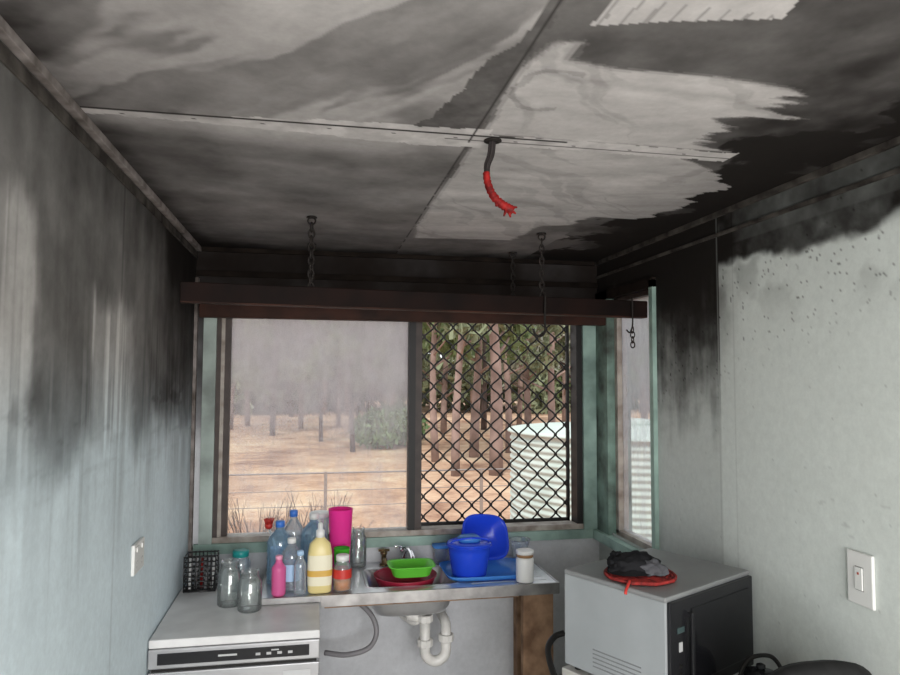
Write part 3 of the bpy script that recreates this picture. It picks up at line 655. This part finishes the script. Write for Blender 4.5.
B=Bd(); B.loft(S,tank,(3.52,7.35,tz),seg=64,cap1=True); B.loft([(H+.08,.25),(H+.14,.25),(H+.15,.2)],tank,(3.52,7.35,tz),cap1=True); B.obj('water_tank')
fm=mat('fence_wood',(.30,.25,.22),.8); wire=mat('fence_wire',(.30,.27,.26),.5,.4)
B=Bd()
for i in range(6): B.box(-5.03+i*2.6,-4.98+i*2.6,11.48,11.52,-.6,.30,fm)
for z in (.28,.0,-.25): B.tube([(-6,11.5,z),(8,11.5,z)],.014 if z>.2 else .006,wire,seg=6)
B.obj('paddock_fence')
leafc=[mat('leaf_green',(.17,.23,.10),.8),mat('leaf_dull',(.22,.25,.15),.8),mat('leaf_hazed',(.34,.35,.28),.85),mat('leaf_bush',(.17,.27,.12),.8)]  # paler leaf tones have the outdoor haze mixed into their colour
barks=[mat('bark_pinkish',(.36,.26,.23),.85,col2=(.20,.14,.12),scale=2),mat('bark_dark',(.13,.09,.08),.9,col2=(.06,.045,.04),scale=2)]
def leaves(B,c,R,n,size,m,rr):
    vs=[];fs=[]
    for i in range(n):
        d=Vector((rr.gauss(0,1),rr.gauss(0,1),rr.gauss(0,1))).normalized()*R*(rr.random()**.5)
        p=Vector(c)+Vector((d.x,d.y,d.z*.75)); e=Euler((rr.random()*6,rr.random()*6,rr.random()*6)).to_matrix()
        s=size*(.5+rr.random()); k=len(vs)
        for q in ((-s,-s*.35,0),(s,-s*.35,0),(s,s*.35,0),(-s,s*.35,0)): vs.append(p+e@Vector(q))
        fs.append([k,k+1,k+2,k+3])
    B.add(vs,fs,m)
def tree(name,x,y,h,r,seed,lm,bm_,low=.2,n=2400,ls=.11):
    rr=random.Random(seed); B=Bd(); z0=-.6
    pts=[]
    lean=rr.uniform(-.3,.3)
    for i in range(9):
        t=i/8; pts.append(Vector((x+lean*t+math.sin(t*5+seed)*.2*t,y,z0-.05+h*t)))
    B.tube(pts,r,bm_,seg=8,rs=[r*(1-.7*i/8) for i in range(9)])
    k=14
    for j in range(k):
        t=low+(1-low)*(j+.5)/k; i=min(int(t*8),7); p=pts[i].lerp(pts[i+1],t*8-i); a=rr.random()*6.28; L=h*.22*(1.2-t)*rr.uniform(.6,1.3)
        q=p+Vector((math.cos(a)*L,math.sin(a)*L,L*.6)); B.tube([p,p.lerp(q,.5)+Vector((0,0,-.06*L)),q],r*.3,bm_,seg=5,rs=[r*.35,r*.22,r*.08])
        leaves(B,q,h*.085,int(n/k),ls,lm,rr)
    return B.obj(name)
def X(px,y): a=px-450; return y*(.981*a+136)/(676-.19*a)
T=[(350,23,6,.09,1,0,.35),(432,20,7.5,.12,0,0,.35),(452,17,7,.12,0,1,.40),(470,21,8,.16,0,0,.3),(492,17,7.5,.19,0,0,.38),(505,22,8,.13,0,1,.3),
   (524,26,8,.16,0,1,.22),(548,24,8,.16,0,2,.22),(570,28,8,.16,1,1,.22),(270,30,7,.12,1,1,.18),(298,34,8,.12,0,0,.18),(318,27,6.5,.08,1,1,.25),(335,36,8,.12,0,1,.15),(390,32,8,.14,0,1,.15),(245,36,9,.14,0,0,.15),
   (408,28,8,.13,1,1,.18),(228,34,8,.13,0,1,.18),(600,26,8,.16,0,1,.22),(640,28,9,.16,0,1,.22),(675,24,8,.16,0,0,.22),(700,32,9,.16,0,1,.22),(440,30,9,.15,0,1,.15),(480,32,9,.15,1,1,.15),(515,34,9,.15,0,1,.15),(560,35,9,.15,0,2,.15),(370,35,8,.12,1,0,.15)]
for i,(p,y,h,r,bk_,lc,low) in enumerate(T): tree('gum_tree',X(p,y),y,h,r,i+3,leafc[lc],barks[bk_],low)
B=Bd(); rr=random.Random(99)
for i in range(300):
    y=rr.uniform(46,62); x=X(rr.uniform(180,740),y); h=rr.uniform(.9,7.5)
    leaves(B,(x,y,-.6+h),2.0,150,.28,leafc[rr.choice([0,1,1,2])],rr)
for i in range(70):
    y=rr.uniform(44,60); x=X(rr.uniform(190,740),y); B.tube([(x,y,-.6),(x+rr.uniform(-.4,.4),y,7)],rr.uniform(.07,.15),barks[rr.choice([0,1])],seg=6)
B.obj('distant_treeline')
B=Bd()
for p,y,h,n in ((375,24,1.2,900),(392,25,1.3,900),(365,26,.9,600),(405,27,1.0,700)): leaves(B,(X(p,y),y,-.6+h*.6),h*.8,n,.10,leafc[3],rr)
B.obj('green_shrubs')
B=Bd()
for i in range(120):
    p=rr.uniform(236,345); y=rr.uniform(7.5,9.5); x=X(p,y); a=rr.uniform(-.4,.4); h=rr.uniform(.3,.95)
    q=Vector((x+a*h,y,-.6+h)); B.tube([(x,y,-.6),q],.004,barks[1],seg=4)
    for k in range(3): B.tube([Vector((x,y,-.6)).lerp(q,.5+.15*k),q+Vector((rr.uniform(-.15,.15),0,rr.uniform(-.1,.15)))],.0025,barks[1],seg=3)
B.obj('dry_brush')
# ------------------------------------------------------------ light
w=bpy.data.worlds.new('World'); scene.world=w; w.use_nodes=True; nt=w.node_tree
bg=nt.nodes['Background']; bg.inputs['Color'].default_value=(.94,.97,1.0,1); bg.inputs['Strength'].default_value=1.45
def area(name,loc,target,sx,sy,e,col):
    l=bpy.data.lights.new(name,'AREA'); l.shape='RECTANGLE'; l.size=sx; l.size_y=sy; l.energy=e; l.color=col
    o=bpy.data.objects.new(name,l); o.location=loc; o.rotation_euler=(Vector(target)-Vector(loc)).to_track_quat('-Z','Y').to_euler(); COL.objects.link(o); return o
area('rear_fill_light',(.42,-1.2,1.4),(.42,3,1.2),1.5,1.6,86,(.99,.99,1.0))  # added fill light behind the camera, not a lamp of the room
s=bpy.data.lights.new('sun','SUN'); s.energy=2.0; s.angle=math.radians(6); s.color=(1,.95,.88); so=bpy.data.objects.new('sun',s); so.rotation_euler=(math.radians(42),0,math.radians(-25)); COL.objects.link(so)
# ------------------------------------------------------------ camera
f=690.0
Yv=Vector((-135,-40.5,-690)).normalized(); r=math.radians(.9)
Zv=Vector((math.sin(r),math.cos(r),0)); Zv=(Zv-Yv*Zv.dot(Yv)).normalized(); Xv=Yv.cross(Zv)
cam=bpy.data.cameras.new('camera'); co=bpy.data.objects.new('camera',cam); COL.objects.link(co)
co.matrix_world=Matrix.Translation((0,0,1.82))@Matrix((Xv,Yv,Zv)).to_4x4()
cam.sensor_width=36; cam.lens=36*f/900; cam.clip_start=.05; cam.clip_end=300
scene.camera=co
